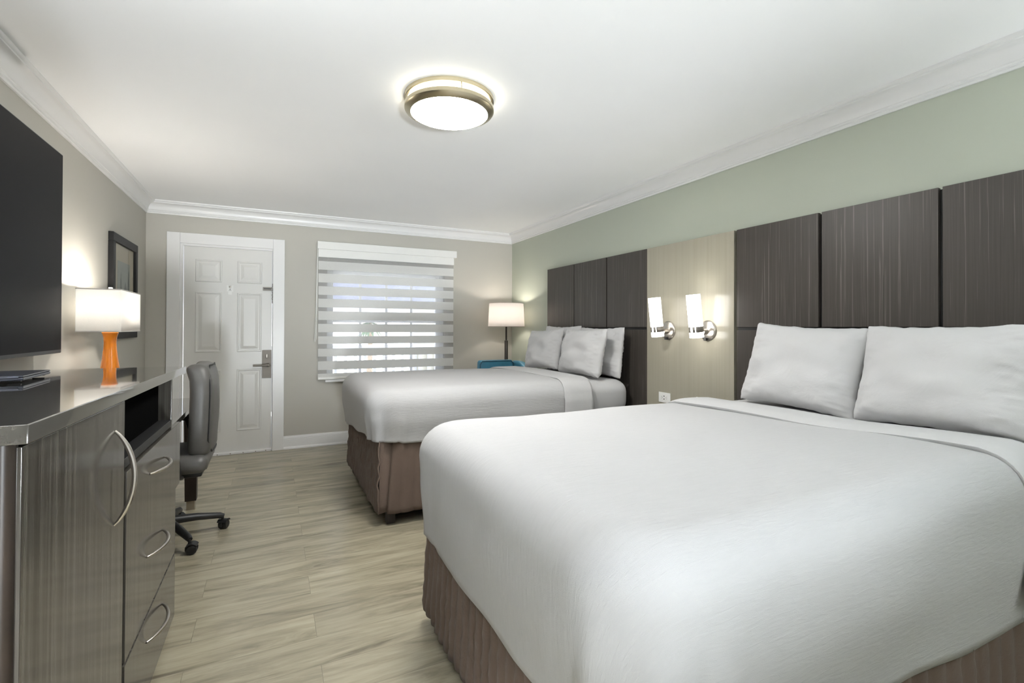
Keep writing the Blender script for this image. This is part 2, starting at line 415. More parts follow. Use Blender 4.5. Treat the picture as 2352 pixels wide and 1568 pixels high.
b = MB().box(WX0+.0, WX0+.014, .02, .034, 1.825, 1.845); b.box(WX1-.05, WX1-.03, .02, .034, 1.825, 1.845); b.build('screen_clip', M['white'], win)

# banded (zebra) blind
bl = thing('window_blind', 'white banded sheer-and-opaque roller blind pulled down over the window', 'blind', (0, 0, 0))
b = MB().box(1.470, 3.000, -.085, -.002, 2.068, 2.150, .006); b.build('valance', M['white'], bl)
b = MB().box(1.480, 2.968, -.074, -.010, 1.985, 2.070, .003); b.build('head_cassette', M['white'], bl)
b = MB(); c = MB()
tops = [1.945, 1.814, 1.681, 1.55, 1.42, 1.287, 1.156, 1.026, .895, .765]
bots = [1.854, 1.721, 1.59, 1.459, 1.328, 1.198, 1.075, .944, .804, .725]
prev = 1.986
for t, q in zip(tops, bots):
    b.box(1.482, 2.966, -.0615, -.0600, q, t); c.box(1.482, 2.966, -.0612, -.0604, t, prev); prev = q
b.build('opaque_bands', M['blindband'], bl, smooth=0); c.build('sheer_bands', M['sheer'], bl, smooth=0)
MB().box(1.482, 2.966, -.070, -.052, .703, .727, .004).build('bottom_rail', M['white'], bl)
MB().tube([(1.474, -.05, 2.07), (1.468, -.05, 1.8), (1.462, -.05, 1.4), (1.450, -.05, 1.14), (1.444, -.05, 1.105), (1.452, -.05, 1.100), (1.462, -.05, 1.13), (1.470, -.05, 1.4), (1.476, -.05, 2.07)], .0035, 8).build('cord', M['white'], bl)

# outside
MBx = lambda *a, **k: MB().box(*a, **k)
struct(MBx(-6, 10, .12, 2.5, -.2, -.06).build('floor_porch', M['concrete'], smooth=0))
struct(MBx(-6, 10, .12, 2.4, 2.35, 2.5).build('ceiling_porch', M['porch'], smooth=0))
struct(MBx(-6, 10, 2.25, 2.45, 1.60, 2.35).build('trim_4', M['porch'], smooth=0))
rl = thing('porch_railing', 'white balustrade across the porch outside the window', 'railing', (0, 2.3, -.06))
MBx(-3, 8, -.03, .03, .98, 1.04, bev=.006).build('top_rail', M['rail'], rl); MBx(-3, 8, -.025, .025, .10, .15, bev=.006).build('bottom_rail', M['rail'], rl)
bal = None
for i in range(22):
    x = .9+i*.145
    if bal is None: bal = MBx(-.022, .022, -.022, .022, .15, .98).build('baluster', M['rail'], rl, smooth=0); o = bal
    else: o = bal.copy(); COL.objects.link(o); o.parent = rl
    o.location = (x, 0, 0)
po = thing('porch_column', 'wide cream porch pillar with white edge trim outside the window', 'column', (3.335, 2.38, -.06))
MBx(-.16, .16, -.03, .12, 0, 1.66).build('panel', M['cream'], po, smooth=0)
for x in (-.19, .19): MBx(x-.035, x+.035, -.05, .13, 0, 1.66, bev=.006).build('edge_trim', M['rail'], po)
bd = thing('building', 'cream stucco building across the way, seen through the blind', 'building', (6.6, 9.5, -.2))
MBx(-1.0, 2.6, 0, 3.5, 0, 4.2).build('wall', M['cream'], bd, smooth=0)
MBx(-1.3, 2.9, -.4, 3.8, 4.2, 4.5).build('roof', M['roof'], bd, smooth=0)
for x in (-.5, 1.0):
    wv = MBx(x, x+.9, -.04, 0, 1.2, 2.4).build('window_trim', M['rail'], bd, smooth=0); MBx(x+.08, x+.82, -.05, -.03, 1.28, 2.32).build('window_pane', M['navy'], wv, smooth=0)
pt = thing('palm_tree', 'small green palm outside the window', 'tree', (3.58, 9.0, -.2))
MB().tube([(0, 0, 0), (.03, 0, .8), (.02, .02, 1.62)], [.09, .07, .06], 12).build('trunk', M['trunk'], pt)
b = MB()
for k in range(34):
    a = 2*pi*k/34*3.0+.2*(k % 3); L = .36+.12*(k % 4)/3; el = 1.3-.55*(k % 4)
    P = []
    for i in range(8):
        s = i/7; w = .05*sin(pi*min(1, s*1.02)+.12)
        c0 = Vector((cos(a)*L*s*cos(el*(1-s*.3)), sin(a)*L*s*cos(el*(1-s*.3)), 1.60+L*s*sin(el)-.75*s*s*L)); sd = Vector((-sin(a), cos(a), 0))*w
        P.append([c0-sd+Vector((0, 0, -w*.6)), c0, c0+sd+Vector((0, 0, -w*.6))])
    b.grid(P)
b.build('fronds', M['leaf'], pt, mods=[('SOLIDIFY', dict(thickness=.006))])

# ------------------------------------------------------------------ headboards and middle panel
def headboard(label, ys):
    y_lo, y_hi = min(min(a) for a in ys), max(max(a) for a in ys)
    t = thing('headboard', label, 'headboard', (W-.003, (y_lo+y_hi)/2, 0), 0, None)
    yc = (y_lo+y_hi)/2
    MB().box(-.020, 0, y_lo-yc, y_hi-yc, .10, 1.872).build('backing', M['black'], t, smooth=0)
    for (a, c) in ys:
        MB().box(-.043, -.020, a-yc, c-yc, 1.256, 1.878, .0015).build('upper_panel', M['wood'], t)
        MB().box(-.043, -.020, a-yc, c-yc, .10, 1.236, .0015).build('lower_panel', M['wood'], t)
    MB().box(-.030, -.020, y_lo-yc, y_hi-yc, 1.236, 1.256).build('channel', M['black'], t, smooth=0)
    return t
headboard('dark wood panel headboard behind the far bed, next to the floor lamp', [(-1.474, -.964), (-1.998, -1.488), (-2.524, -2.012)])
headboard('large dark wood panel headboard behind the near bed', [(-3.883, -3.362), (-4.417, -3.901), (-4.953, -4.433)])
t = thing('wall_panel', 'tall champagne wall panel between the two headboards', 'panel', (W, -2.9355, 0))
MB().box(-.048, 0, -.4065, .4065, .08, 1.878, .0015).build('board', M['beige'], t)

# ------------------------------------------------------------------ sconces, outlets, nightstand
def sconce(y, label, mat, power):
    t = thing('wall_sconce', label, 'wall lamp', (W-.048, y, 1.232), 0, None)
    Ry = Matrix.Rotation(R(-90), 4, 'Y')
    MB().lathe([(0, 0), (.070, 0), (.070, .006), (.064, .013), (.058, .016), (0, .017)], 40, M=Ry).build('backplate', M['nickel'], t)
    MB().tube([(-.015, 0, -.006), (-.055, 0, -.006)], .020, 16).build('arm', M['nickel'], t)
    T = Matrix.Translation((-.105, 0, -.045)) @ Matrix.Rotation(R(-7), 4, 'Y')
    b = MB(); n = 28; prof = []
    def D(s):   # D-shaped plan, flat side to the wall
        return [(.046*s*cos(a)-.0 if abs(cos(a)) < 2 else 0, .046*s*sin(a)) for a in [2*pi*k/n for k in range(n)]]
    def ring(s, z): return [T @ Vector((x*.98, y2, z)) for x, y2 in D(s)]
    P = [ring(1, z) for z in (0, .02, .1, .2, .287)]+[ring(.90, .287), ring(.90, .02)]
    b.grid([[P[j][i] for j in range(len(P))] for i in range(n)], closed_u=True)
    V = [b.bm.verts.new(p) for p in ring(.90, .02)]; b.bm.faces.new(V)
    bmesh.ops.recalc_face_normals(b.bm, faces=b.bm.faces)
    b.build('glass_shade', mat, t)
    b = MB(); th = .047
    for a0, a1 in ((150, 172), (196, 214), (222, 360)):
        Q = []
        for k in range(13):
            a = R(a0+(a1-a0)*k/12); Q.append([T @ Vector((.0475*cos(a), .0475*sin(a), .036)), T @ Vector((.0475*cos(a), .0475*sin(a), .074))])
        b.grid(Q)
    b.build('band', M['bronze'], t, mods=[('SOLIDIFY', dict(thickness=.003))])
    MB().box(-.034, -.016, -.009, .009, -.068, -.048, .002).build('switch', M['black'], t)
    return t
sconce(-2.765, 'wall lamp with upright frosted glass on the champagne panel, the one nearer the far bed', M['sconceA'], 1)
sconce(-3.135, 'brighter wall lamp with upright frosted glass on the champagne panel, nearer the near bed', M['sconceB'], 1)

def outlet(y0, y1, z0, z1, label):
    t = thing('power_outlet', label, 'outlet', (W-.048, (y0+y1)/2, (z0+z1)/2))
    hy, hz = (y1-y0)/2, (z1-z0)/2
    MB().box(-.006, 0, -hy, hy, -hz, hz, .002).build('cover_plate', M['white'], t)
    MB().box(-.0085, -.006, -hy*.55, hy*.55, -hz*.48, hz*.48, .001).build('socket_face', M['white'], t)
    b = MB()
    for s in (-1, 1):
        for (dy, dz) in ((.024, -.006), (.024, .006), (.015, 0)): b.box(-.0092, -.0084, s*dy-.0022, s*dy+.0022, dz-.0015, dz+.0015)
        b.box(-.0092, -.0084, -.006, .006, s*.011-.003, s*.011+.003)
    b.build('slots', M['black'], t, smooth=0); return t
outlet(-2.786, -2.667, .688, .764, 'white wall outlet low on the champagne panel beside the far bed')
outlet(-3.165, -3.035, .688, .770, 'white wall plate half hidden behind the near bed spread')

t = thing('nightstand', 'dark wood nightstand between the two beds', 'nightstand', (3.48, -2.94, 0))
MB().box(-.235, .235, -.38, .38, .62, .65, .003).build('top', M['laminate_top'], t)
MB().box(-.215, .225, -.36, .36, .06, .62).build('body', M['laminate'], t, smooth=0)
for z in (.10, .36):
    d = MB().box(-.232, -.215, -.35, .35, z, z+.245, .002).build('drawer', M['laminate'], t)
    MB().tube([(-.232, -.10, z+.13), (-.255, -.05, z+.13), (-.262, 0, z+.13), (-.255, .05, z+.13), (-.232, .10, z+.13)], .005, 8).build('handle', M['nickel'], d)
MB().box(-.19, .21, -.34, .34, 0, .06).build('plinth', M['black'], t, smooth=0)

# ------------------------------------------------------------------ beds
XF, XH = 1.655, 3.70
def sm(a, b, x): x = max(0, min(1, (x-a)/(b-a))); return x*x*(3-2*x)

def drape(y0, y1, xf, x1, ztop, hem, rc=.13, rr=.10, bulge=.035, tuck=.03, x0=None, foot=True, seed=0, wr=1.0, off=0.0, corner=.012, crown=.012, side_only_hem=None):
    """U-shaped cloth over the mattress. y0<y1, foot at xf, open end at x1. Returns MB with UVs."""
    yc = (y0+y1)/2; hw = (y1-y0)/2
    per = []   # (point, normal, arc tag)
    ns = 46
    if foot:
        xs = x1
        for i in range(ns): per.append((Vector((x1+(xf+rc-x1)*i/ns, y1, 0)), Vector((0, 1, 0)), 'side', 1))
        for i in range(13):
            a = pi/2+pi/2*i/12; per.append((Vector((xf+rc+rc*cos(a), y1-rc+rc*sin(a), 0)), Vector((cos(a), sin(a), 0)), 'corner', 1))
        for i in range(1, 48): per.append((Vector((xf, y1-rc+(y0+rc-y1+rc)*i/48, 0)), Vector((-1, 0, 0)), 'foot', 0))
        for i in range(13):
            a = pi+pi/2*i/12; per.append((Vector((xf+rc+rc*cos(a), y0+rc+rc*sin(a), 0)), Vector((cos(a), sin(a), 0)), 'corner', -1))
        for i in range(1, ns+1): per.append((Vector((xf+rc+(x1-xf-rc)*i/ns, y0, 0)), Vector((0, -1, 0)), 'side', -1))
    rows, uvs = [], []
    for k, (P, N, tg, sd) in enumerate(per):
        S = Vector((max(P.x, min(x1, xf+hw)) if tg != 'foot' else xf+hw, yc, 0))
        if S.x > x1: S.x = x1
        E = P-N*rr
        row, uv = [], []
        hz = hem(P, tg, sd)
        for i in range(15):
            s = i/14; q = S.lerp(E, s); row.append(Vector((q.x, q.y, ztop+crown*(1-s**3)))); uv.append((q.x, q.y))
        for i in range(1, 9):
            a = pi/2*i/8
            q = E+N*(rr*sin(a)); row.append(Vector((q.x, q.y, ztop-rr*(1-cos(a))))); d = rr*a
            uv.append((E.x+N.x*d, E.y+N.y*d))
        H = (ztop-rr)-hz; nd = 16
        for i in range(1, nd+1):
            s = i/nd; z = ztop-rr-H*s
            o = -tuck*sm(.30, 1, s)-.006*s
            q = P+N*o; row.append(Vector((q.x, q.y, z))); d = rr*pi/2+H*s
            uv.append((E.x+N.x*d, E.y+N.y*d))
        # drop folds near the foot corners
        if tg in ('corner', 'side', 'foot'):
            for i in range(23, len(row)):
                s = (i-22)/16
                dc = min((P-Vector((xf+rc*.3, yy, 0))).length for yy in (y0+rc*.3, y1-rc*.3))
                w = math.exp(-(dc/.26)**2)*s*(1 if tg != 'foot' else .45)
                ang = (P.x-P.y)*34+seed+1.2*s
                row[i] = row[i]+N*(corner*w*wr*(sin(ang)+.55*sin(ang*2.1+1)))
        # overall softness
        for i in range(len(row)):
            v = row[i]; n1 = noise.noise(Vector((v.x*2.3+seed, v.y*2.3, v.z*3))); n2 = noise.noise(Vector((v.x*6+seed, v.y*5, v.z*4)))
            amp = .007*wr if i < 20 else .008*wr
            dirn = Vector((0, 0, 1)) if i < 18 else N
            row[i] = v+dirn*(amp*n1+.003*wr*n2+off)
        rows.append(row); uvs.append(uv)
    b = MB(); b.grid(rows, uvs); bmesh.ops.remove_doubles(b.bm, verts=b.bm.verts, dist=1e-5)
    bmesh.ops.recalc_face_normals(b.bm, faces=b.bm.faces); return b

def strip_cloth(y0, y1, xa, xb, ztop, hem, rr=.10, seed=0, off=.008, wr=1.0, roll=.012, slant=0):
    """sheet turned back over the spread: a band across the bed that hangs on both sides"""
    yc = (y0+y1)/2; rows = []; uvs = []
    path = []
    H = ztop-rr-hem
    for i in range(13): path.append((y1+.01, hem+H*i/12, (0, 1)))
    for i in range(1, 9):
        a = pi/2*i/8; path.append((y1-rr+rr*cos(a), ztop-rr+rr*sin(a), (cos(a), sin(a))))
    for i in range(1, 32): path.append((y1-rr+(y0+rr-y1+rr)*i/32, ztop, (0, 1) if 0 else (0, 1)))
    for i in range(0, 9):
        a = pi/2+pi/2*i/8; path.append((y0+rr+rr*cos(a), ztop-rr+rr*sin(a), (cos(a), sin(a))))
    for i in range(1, 13): path.append((y0-.01, ztop-rr-H*i/12, (0, 1)))
    for k, (y, z, nn) in enumerate(path):
        if z < ztop-rr+1e-6: N = Vector((0, 1 if y > yc else -1, 0))
        elif z >= ztop-1e-6: N = Vector((0, 0, 1))
        else: N = Vector((0, nn[0], nn[1]))
        row = []
        for i in range(17):
            s = i/16; x = xa+(xb-xa)*s+slant*sm(.55, .95, (y1-y)/(y1-y0))
            th = off+roll*(sin(pi*min(1, s*3.2)/2+0) if s < .31 else 1)*(1-.55*s)
            n1 = noise.noise(Vector((x*5+seed, y*2.2, z*2.2)))
            wob = .010*noise.noise(Vector((y*2.1+seed, z*3, 1.7)))
            row.append(Vector((x+wob, y, z+.012*(1-((y-yc)/(y1-yc))**2)*(z > ztop-.001)))+N*(th+.007*wr*n1))
        # roll the free edge under
        row = [row[0]-N*(roll+off*.4)+Vector((.004, 0, 0))]+row
        rows.append(row)
    b = MB(); b.grid(rows); bmesh.ops.recalc_face_normals(b.bm, faces=b.bm.faces); return b

def mattress(y0, y1, x0, x1, z0, z1, seed):
    b = MB(); b.box(x0, x1, y0, y1, z0, z1)
    bmesh.ops.bevel(b.bm, geom=b.bm.edges[:], offset=.10, segments=6, profile=.5, affect='EDGES')
    bmesh.ops.subdivide_edges(b.bm, edges=[e for e in b.bm.edges if e.calc_length() > .3], cuts=24, use_grid_fill=True)
    for v in b.bm.verts:
        n = noise.noise(Vector((v.co.x*3+seed, v.co.y*3, v.co.z*9)))
        side = abs(v.co.y-(y0+y1)/2) > (y1-y0)/2-.02
        v.co.y += (.006*n + (.004*sin(v.co.z*70+3*v.co.x) if side and v.co.z < z1-.07 else 0))*(1 if v.co.y > (y0+y1)/2 else -1)
        v.co.z += .004*n
    return b

def skirt_panel(pts, nrm, ztop, zbot, period, amp, flare, seed, mode='channel', inset=.045):
    """pts: polyline (x,y) of the top edge; hangs to zbot with quilted channels"""
    L = [0]
    for a, c in zip(pts, pts[1:]): L.append(L[-1]+(Vector(c)-Vector(a)).length)
    n = max(24, int(L[-1]/.012)); rows = []
    for i in range(n+1):
        s = L[-1]*i/n; k = 0
        while k < len(L)-2 and s > L[k+1]: k += 1
        t = (s-L[k])/(L[k+1]-L[k]); q = Vector(pts[k]).lerp(Vector(pts[k+1]), t)
        N = Vector(nrm); row = []
        for j in range(19):
            w = j/18; z = ztop+(zbot-ztop)*w; mid = (Vector(pts[0])+Vector(pts[-1]))/2; qq = mid+(q-mid)*(1-2*inset*(1-w)**1.3/L[-1])
            if mode == 'channel':
                d = amp*abs(sin(pi*s/period))**.6 + amp*.5*noise.noise(Vector((s*22+seed, z*26, 0)))
            else:
                d = amp*noise.noise(Vector((s*20+seed, z*18, 3)))+amp*.7*noise.noise(Vector((s*48, z*44, seed)))
            d += flare*w+.010*w*noise.noise(Vector((s*4+seed, 1, 0)))
            row.append(Vector((qq.x+N.x*d, qq.y+N.y*d, z+.006*w*noise.noise(Vector((s*5+seed, 7, 0))))))
        rows.append(row)
    b = MB(); b.grid(rows); bmesh.ops.recalc_face_normals(b.bm, faces=b.bm.faces); return b

def make_bed(y0, y1, which, hem_f, seed, foot_mode, skz):
    far = which == 'far'
    tagw = 'far bed by the window' if far else 'near bed in the foreground'
    t = thing('bed', ('far double bed with brown quilted skirt, dark leg showing at its foot corner' if far else 'near double bed with brown quilted skirt, filling the lower right of the picture'), 'bed', (0, (y0+y1)/2, 0))
    yc = (y0+y1)/2
    MB().box(XF+.06, XH-.02, y0+.05-yc, y1-.05-yc, .14, .30, .01).build('frame', M['darkwood'], t)
    MB().box(XF+.10, XH-.02, y0+.09-yc, y1-.09-yc, .30, .56, .03).build('box_spring', M['darkwood'], t)
    for x in (XF+.055, XH-.10):
        for y in (y0+.045, y1-.085):
            MB().box(x, x+.055, y-yc, y+.05-yc, 0, .14, .003).build('leg', M['darkwood'], t)
    MB().box(XF+.25, XH-.1, y0+.2-yc, y1-.2-yc, 0, .14).build('plinth', M['black'], t, smooth=0)
    mattress(y0+.015-yc, y1-.015-yc, XF+.02, XH-.055, .561, .836, seed).build('mattress', M['sheet'], t, smooth=60)
    # skirt
    s = bpy.data.objects.new('bed_skirt', None); COL.objects.link(s); s.parent = t; s.location = (0, -yc, 0)
    fx = XF+.014
    mods = [('SOLIDIFY', dict(thickness=.008, offset=-1))]
    skirt_panel([(fx, y1-.002), (fx, y0-.002)], (-1, 0), .60, skz, .058, .015 if not far else .012, .020, seed, foot_mode).build('foot_panel', M['skirt'], s, 60, mods=mods)
    skirt_panel([(fx+.035, y0+.022), (XH-.06, y0+.022)], (0, -1), .60, skz-.004, .085, .012, .022, seed+3).build('side_panel', M['skirt'], s, 60, mods=mods)
    skirt_panel([(fx+.035, y1-.022), (XH-.06, y1-.022)], (0, 1), .60, skz-.004, .085, .012, .022, seed+5).build('side_panel', M['skirt'], s, 60, mods=mods)
    for yy, sg2 in ((y0, -1), (y1, 1)):     # inverted pleat in the corner
        P = []
        for j in range(12):
            w = j/11; z = .60+(skz-.60)*w; i0 = .045*(1-w)**1.3
            A = Vector((fx-.016*w, yy-sg2*(i0+.006), z)); C = Vector((fx+.060+i0, yy-sg2*(.024-.022*w), z)); inn = Vector((1, -sg2, 0))*.7071
            P.append([A, A.lerp(C, .3)+inn*(.004+.024*w), A.lerp(C, .65)+inn*(.004+.020*w), C])
        b = MB(); b.grid(P); b.build('corner_pleat', M['skirt'], s, 60, mods=[('SOLIDIFY', dict(thickness=.005))])
    sp = drape(y0-.034, y1+.034, XF-.072, 3.05 if far else 3.19, .858 if far else .849, hem_f, seed=seed, tuck=.022, corner=.010 if far else .012, rr=.118, rc=.19)
    tag(sp.build('bedspread', M['spread'], smooth=75, mods=[('SOLIDIFY', dict(thickness=.006, offset=-1))]), 'white textured bedspread draped over the '+tagw, 'bedspread')
    fs = strip_cloth(y0-.030, y1+.030, 2.985, 3.235, .857 if far else .848, .46 if far else .42, rr=.113, seed=seed, off=.006, roll=.007 if far else .014, slant=0 if far else .135)
    tag(fs.build('folded_sheet', M['sheet'], smooth=75, mods=[('SOLIDIFY', dict(thickness=.004, offset=-1))]), 'smooth white top sheet turned back over the spread of the '+tagw, 'sheet')

def hem_far(P, tg, sd):
    if tg == 'side': return .515+.003*sin(P.x*6)
    if tg == 'corner': return .525 if sd < 0 else .45
    s = (P.y+2.4)/1.35
    return .535-.085*sm(0, 1, s)+.008*sin(P.y*11)
def hem_near(P, tg, sd):
    if tg == 'side': return .335+.014*sin(P.x*5.5+.4)+.004*sin(P.x*13)
    if tg == 'corner': return .42 if sd > 0 else .43
    s = (P.y+4.85)/1.37
    return .425-.03*sin(pi*min(1, max(0, s)))+.006*sin(P.y*13)
make_bed(-2.44, -1.065, 'far', hem_far, 2.0, 'crinkle', .085)
make_bed(-4.855, -3.485, 'near', hem_near, 11.0, 'channel', .060)

def pillow(name, label, bottom, w, h, T, lean, yawz=0, rollx=0, seed=0, group=None, sag=.0):
    """upright pillow: local u along Y (width), v up (height), thickness along -X (towards the foot)"""
    n = 44; b = MB(); rows_f, rows_b = [], []
    def pt(u, v, side):
        au, av = abs(u), abs(v)
        y = w/2*u*(1-.055*(1-v*v)*au**2); z = h/2*v*(1-.085*(1-u*u)*av**2)
        th = T/2*((1-au**2.8)*(1-av**(2.4 if v > 0 else 7)))**.60
        rc_ = 1-.025*(au*av)**10; y *= rc_; z *= rc_
        # soft creases, stronger towards the edges
        e = max(au, av)
        cr = noise.noise(Vector((u*2.2+seed, v*2.4, side*.7+seed)))*.022*(1-e**6)
        cr += noise.noise(Vector((u*5+seed*2, v*16, seed)))*.013*sm(.4, .9, au)*(1-e**8)
        cr += noise.noise(Vector((u*15+seed*2, v*4.5, seed+4)))*.012*sm(.5, .95, av)*(1-e**8)
        edge = .006*noise.noise(Vector((u*7+seed, v*7, 2)))*sm(.85, 1, e)
        z += edge; y += edge
        z -= sag*(1-v)*.5*(1-u*u)*0
        x = -side*(th+cr*(1 if th > .002 else 0))
        x += .035*(v*v-.3)*0
        return Vector((x, y, z))
    for side in (1, -1):
        P = []
        for i in range(n+1):
            u = -1+2*i/n; u = sin(u*pi/2)*.55+u*.45
            P.append([pt(u, sin((-1+2*j/n)*pi/2)*.55+(-1+2*j/n)*.45, side) for j in range(n+1)])
        b.grid(P)
    bmesh.ops.remove_doubles(b.bm, verts=b.bm.verts, dist=1e-4); bmesh.ops.recalc_face_normals(b.bm, faces=b.bm.faces)
    MM = Matrix.Translation(bottom) @ Matrix.Rotation(yawz, 4, 'Z') @ Matrix.Rotation(lean, 4, 'Y') @ Matrix.Rotation(rollx, 4, 'X') @ Matrix.Translation((0, 0, h/2))
    o = b.build(name, M['pillow'], smooth=80); o.matrix_world = MM
    return tag(o, label, 'pillow', group)
ZB = .838
pillow('pillow', 'white pillow at the back of the far bed, on the window side', (3.585, -1.42, ZB), .66, .44, .14, R(6), seed=1, group=None)
pillow('pillow', 'white pillow at the back of the far bed, on the nightstand side', (3.575, -2.065, ZB), .66, .425, .14, R(6), R(-2), seed=5)
pillow('pillow', 'white pillow propped in front on the far bed, on the window side', (3.385, -1.40, ZB+.012), .60, .40, .16, R(13), R(2), R(-3), seed=9)
pillow('pillow', 'white pillow propped in front on the far bed, overlapping its neighbour on the nightstand side', (3.370, -2.06, ZB+.012), .66, .405, .17, R(12), R(-3), R(0), seed=13)
pillow('pillow', 'white pillow on the near bed, the one beside the champagne panel', (3.425, -3.925, ZB-.004), .60, .455, .19, R(17), R(3), R(3), seed=17)
pillow('pillow', 'white pillow on the near bed, at the right edge of the picture', (3.415, -4.525, ZB-.004), .62, .455, .20, R(17), R(-2), R(-1), seed=23)

# ------------------------------------------------------------------ chest of drawers under the TV
XC = .70
ch = thing('dresser', 'tall glossy dark chest with door and drawers under the television', 'dresser', (0, -2.89, 0))
ch.rotation_euler = (R(-.72), 0, 0)      # the floor is not quite level: its near end stands a little high
b = MB().box(.012, XC, -1.617, 0, 1.036, 1.068, .002); b.build('top', M['laminate_top'], ch)
b = MB()
b.box(.02, .672, -1.612, -1.590, .03, 1.036); b.box(.02, .672, -.985, -.965, .03, 1.036); b.box(.02, .685, -.262, -.240, .03, 1.036, .002)
b.box(.02, .035, -1.59, -.262, .03, 1.036); b.box(.02, .670, -.965, -.262, .845, .862); b.box(.02, .66, -1.59, -.262, .03, .05)
b.build('carcass', M['laminate'], ch)
b = MB(); b.prism(arc((.672-.006, -1.600), .016, -pi, pi/2, 10)+[(.66, -1.59)], 2, .03, 1.036); b.build('corner_post', M['darkwood'], ch)
MB().box(.035, .64, -.964, -.263, .863, 1.035).build('cubby_shade_block', M['void'], ch, smooth=0)  # solid matt black block, stands in for the cubby's shaded inside
MB().box(.64, .684, -.964, -.263, .838, .866, .002).build('shelf_edge', M['black'], ch)
def bow(z0, z1, y0, y1, depth, rad, parent, vertical):
    b = MB(); pts = []
    for i in range(25):
        s = i/24; d = depth*(1-(2*s-1)**2)**.85
        pts.append((XC-.012+d, y0+(y1-y0)*s, z0+(z1-z0)*s))
    rr = [rad*(.55+.45*min(1, 6*min(i, 24-i)/24)) for i in range(25)]
    b.tube(pts, rr, 10); return b.build('handle', M['nickel'], parent)
d = MB().box(.672, XC-.012, -1.602, -.984, .06, 1.030, .0015).build('door', M['laminate'], ch)
bow(.722, .963, -1.077, -1.077, .042, .0062, d, True)
d = MB().box(.672, XC-.012, -.956, -.170, .300, .828, .0015)
d = d.build('upper_drawer', M['laminate'], ch)
bow(.748, .748, -.665, -.414, .036, .0058, d, False); bow(.486, .486, -.694, -.446, .036, .0058, d, False)
d = MB().box(.672, XC-.012, -.956, -.170, .035, .291, .0015).build('lower_drawer', M['laminate'], ch)
bow(.208, .208, -.690, -.434, .036, .0058, d, False)
MB().box(.672, XC-.012, -.171, -.07, .56, .828, .0015).build('side_filler', M['laminate'], ch)
MB().box(.672, .676, -.984, -.956, .05, 1.03).build('dark_gap', M['black'], ch, smooth=0)
for (x, y) in ((.08, -.30), (.60, -.30), (.08, -1.56), (.60, -1.56)):
    MB().lathe([(0, -.0), (.018, 0), (.018, .006), (.008, .008), (.008, .03)], 14, c=(x, y, 0)).build('levelling_foot', M['black'], ch)

# flat device lying on the chest
lp = thing('laptop', 'thin dark closed laptop lying on the chest top', 'laptop', (.20, -3.36, 1.0782), R(-4))
lp.rotation_euler = (R(-.72), 0, R(6))
MB().box(-.165, .160, -.245, .06, .003, .0125, .003).build('base_shell', M['navy'], lp)
MB().box(-.165, .160, -.245, .06, .0128, .018, .003).build('lid', M['navy'], lp)
for (x, y) in ((-.14, -.22), (.135, -.22), (-.14, .035), (.135, .035)): MB().box(x-.015, x+.015, y-.006, y+.006, -.001, .0035).build('rubber_foot', M['black'], lp)
MB().tube([(.10, -.2445, .0126), (.150, -.2445, .0126)], .003, 10).build('hinge', M['navy'], lp)

# ------------------------------------------------------------------ television
tv = thing('television', 'large flat black television on the left wall above the chest', 'television', (.0, -3.23, 1.605))
MB().box(.085, .120, -.83, .83, -.487, .487, .004).build('bezel', M['bezel'], tv)
MB().box(.119, .1212, -.822, .822, -.470, .481).build('screen', M['screen'], tv, smooth=0)
MB().box(.04, .086, -.6, .6, -.38, .30, .015).build('back_shell', M['black'], tv)
MB().box(.0, .042, -.2, .2, -.2, .2, .003).build('wall_mount', M['black'], tv)

# ------------------------------------------------------------------ desk, lamp, chair, picture
dk = thing('desk', 'low dark writing desk between the chest and the entrance door', 'desk', (0, -2.2, 0))
MB().box(.004, .60, -.665, .750, .722, .750, .002).build('top', M['laminate_top'], dk)
MB().box(.02, .555, .655, .700, .64, .722).build('apron', M['laminate'], dk, smooth=0)
MB().box(.02, .04, -.665, .70, .45, .722).build('back_panel', M['laminate'], dk, smooth=0)
for x in (.06, .558):
    l = MB(); bmx = l.bm
    z = [.722, .062]; w = [.041, .033]
    P = [[Vector((x+sx*w_, .655+sy*w_, zz)) for sx, sy in ((-1, -1), (1, -1), (1, 1), (-1, 1))] for zz, w_ in zip(z, w)]
    l.grid([[P[0][i], P[1][i]] for i in range(4)], closed_u=True); V = [bmx.verts.new(p) for p in P[1]]; bmx.faces.new(V)
    bmesh.ops.recalc_face_normals(bmx, faces=bmx.faces)
    lg = l.build('leg', M['darkwood'], dk, smooth=0)
    MB().box(x-.025, x+.025, .630, .680, 0, .064, .002).build('metal_foot', M['nickel'], lg)

# table lamp
tl = thing('table_lamp', 'lit table lamp with orange hourglass base and boxy white shade on the desk', 'lamp', (.162, -1.77, .7505))
pr = [(0, 0), (.068, 0), (.070, .004), (.068, .02), (.062, .10), (.050, .22), (.040, .30), (.033, .36), (.031, .40), (.033, .43), (.038, .452), (.042, .460), (.040, .465), (.018, .466)]
MB().lathe(pr, 40).build('base', M['orange'], tl)
MB().lathe([(.018, .464), (.030, .466), (.030, .474), (.010, .476), (.007, .52), (.012, .53), (.012, .56), (0, .56)], 20).build('socket', M['white'], tl)
def boxshade(hx, hy, z0, z1, rad):
    def ring(dx):
        pts = []
        for cx, cy, a0 in ((hx-rad, hy-rad, 0), (-hx+rad, hy-rad, pi/2), (-hx+rad, -hy+rad, pi), (hx-rad, -hy+rad, 3*pi/2)):
            for k in range(5):
                a = a0+pi/2*k/4; pts.append((cx+(rad+dx)*cos(a), cy+(rad+dx)*sin(a)))
        return pts
    O = ring(0); n = len(O); b = MB()
    b.grid([[Vector((*O[i], z0)), Vector((*O[i], (z0+z1)/2)), Vector((*O[i], z1))] for i in range(n)], closed_u=True)
    return b, ring
b, ring = boxshade(.104, .23, .466, .715, .006)
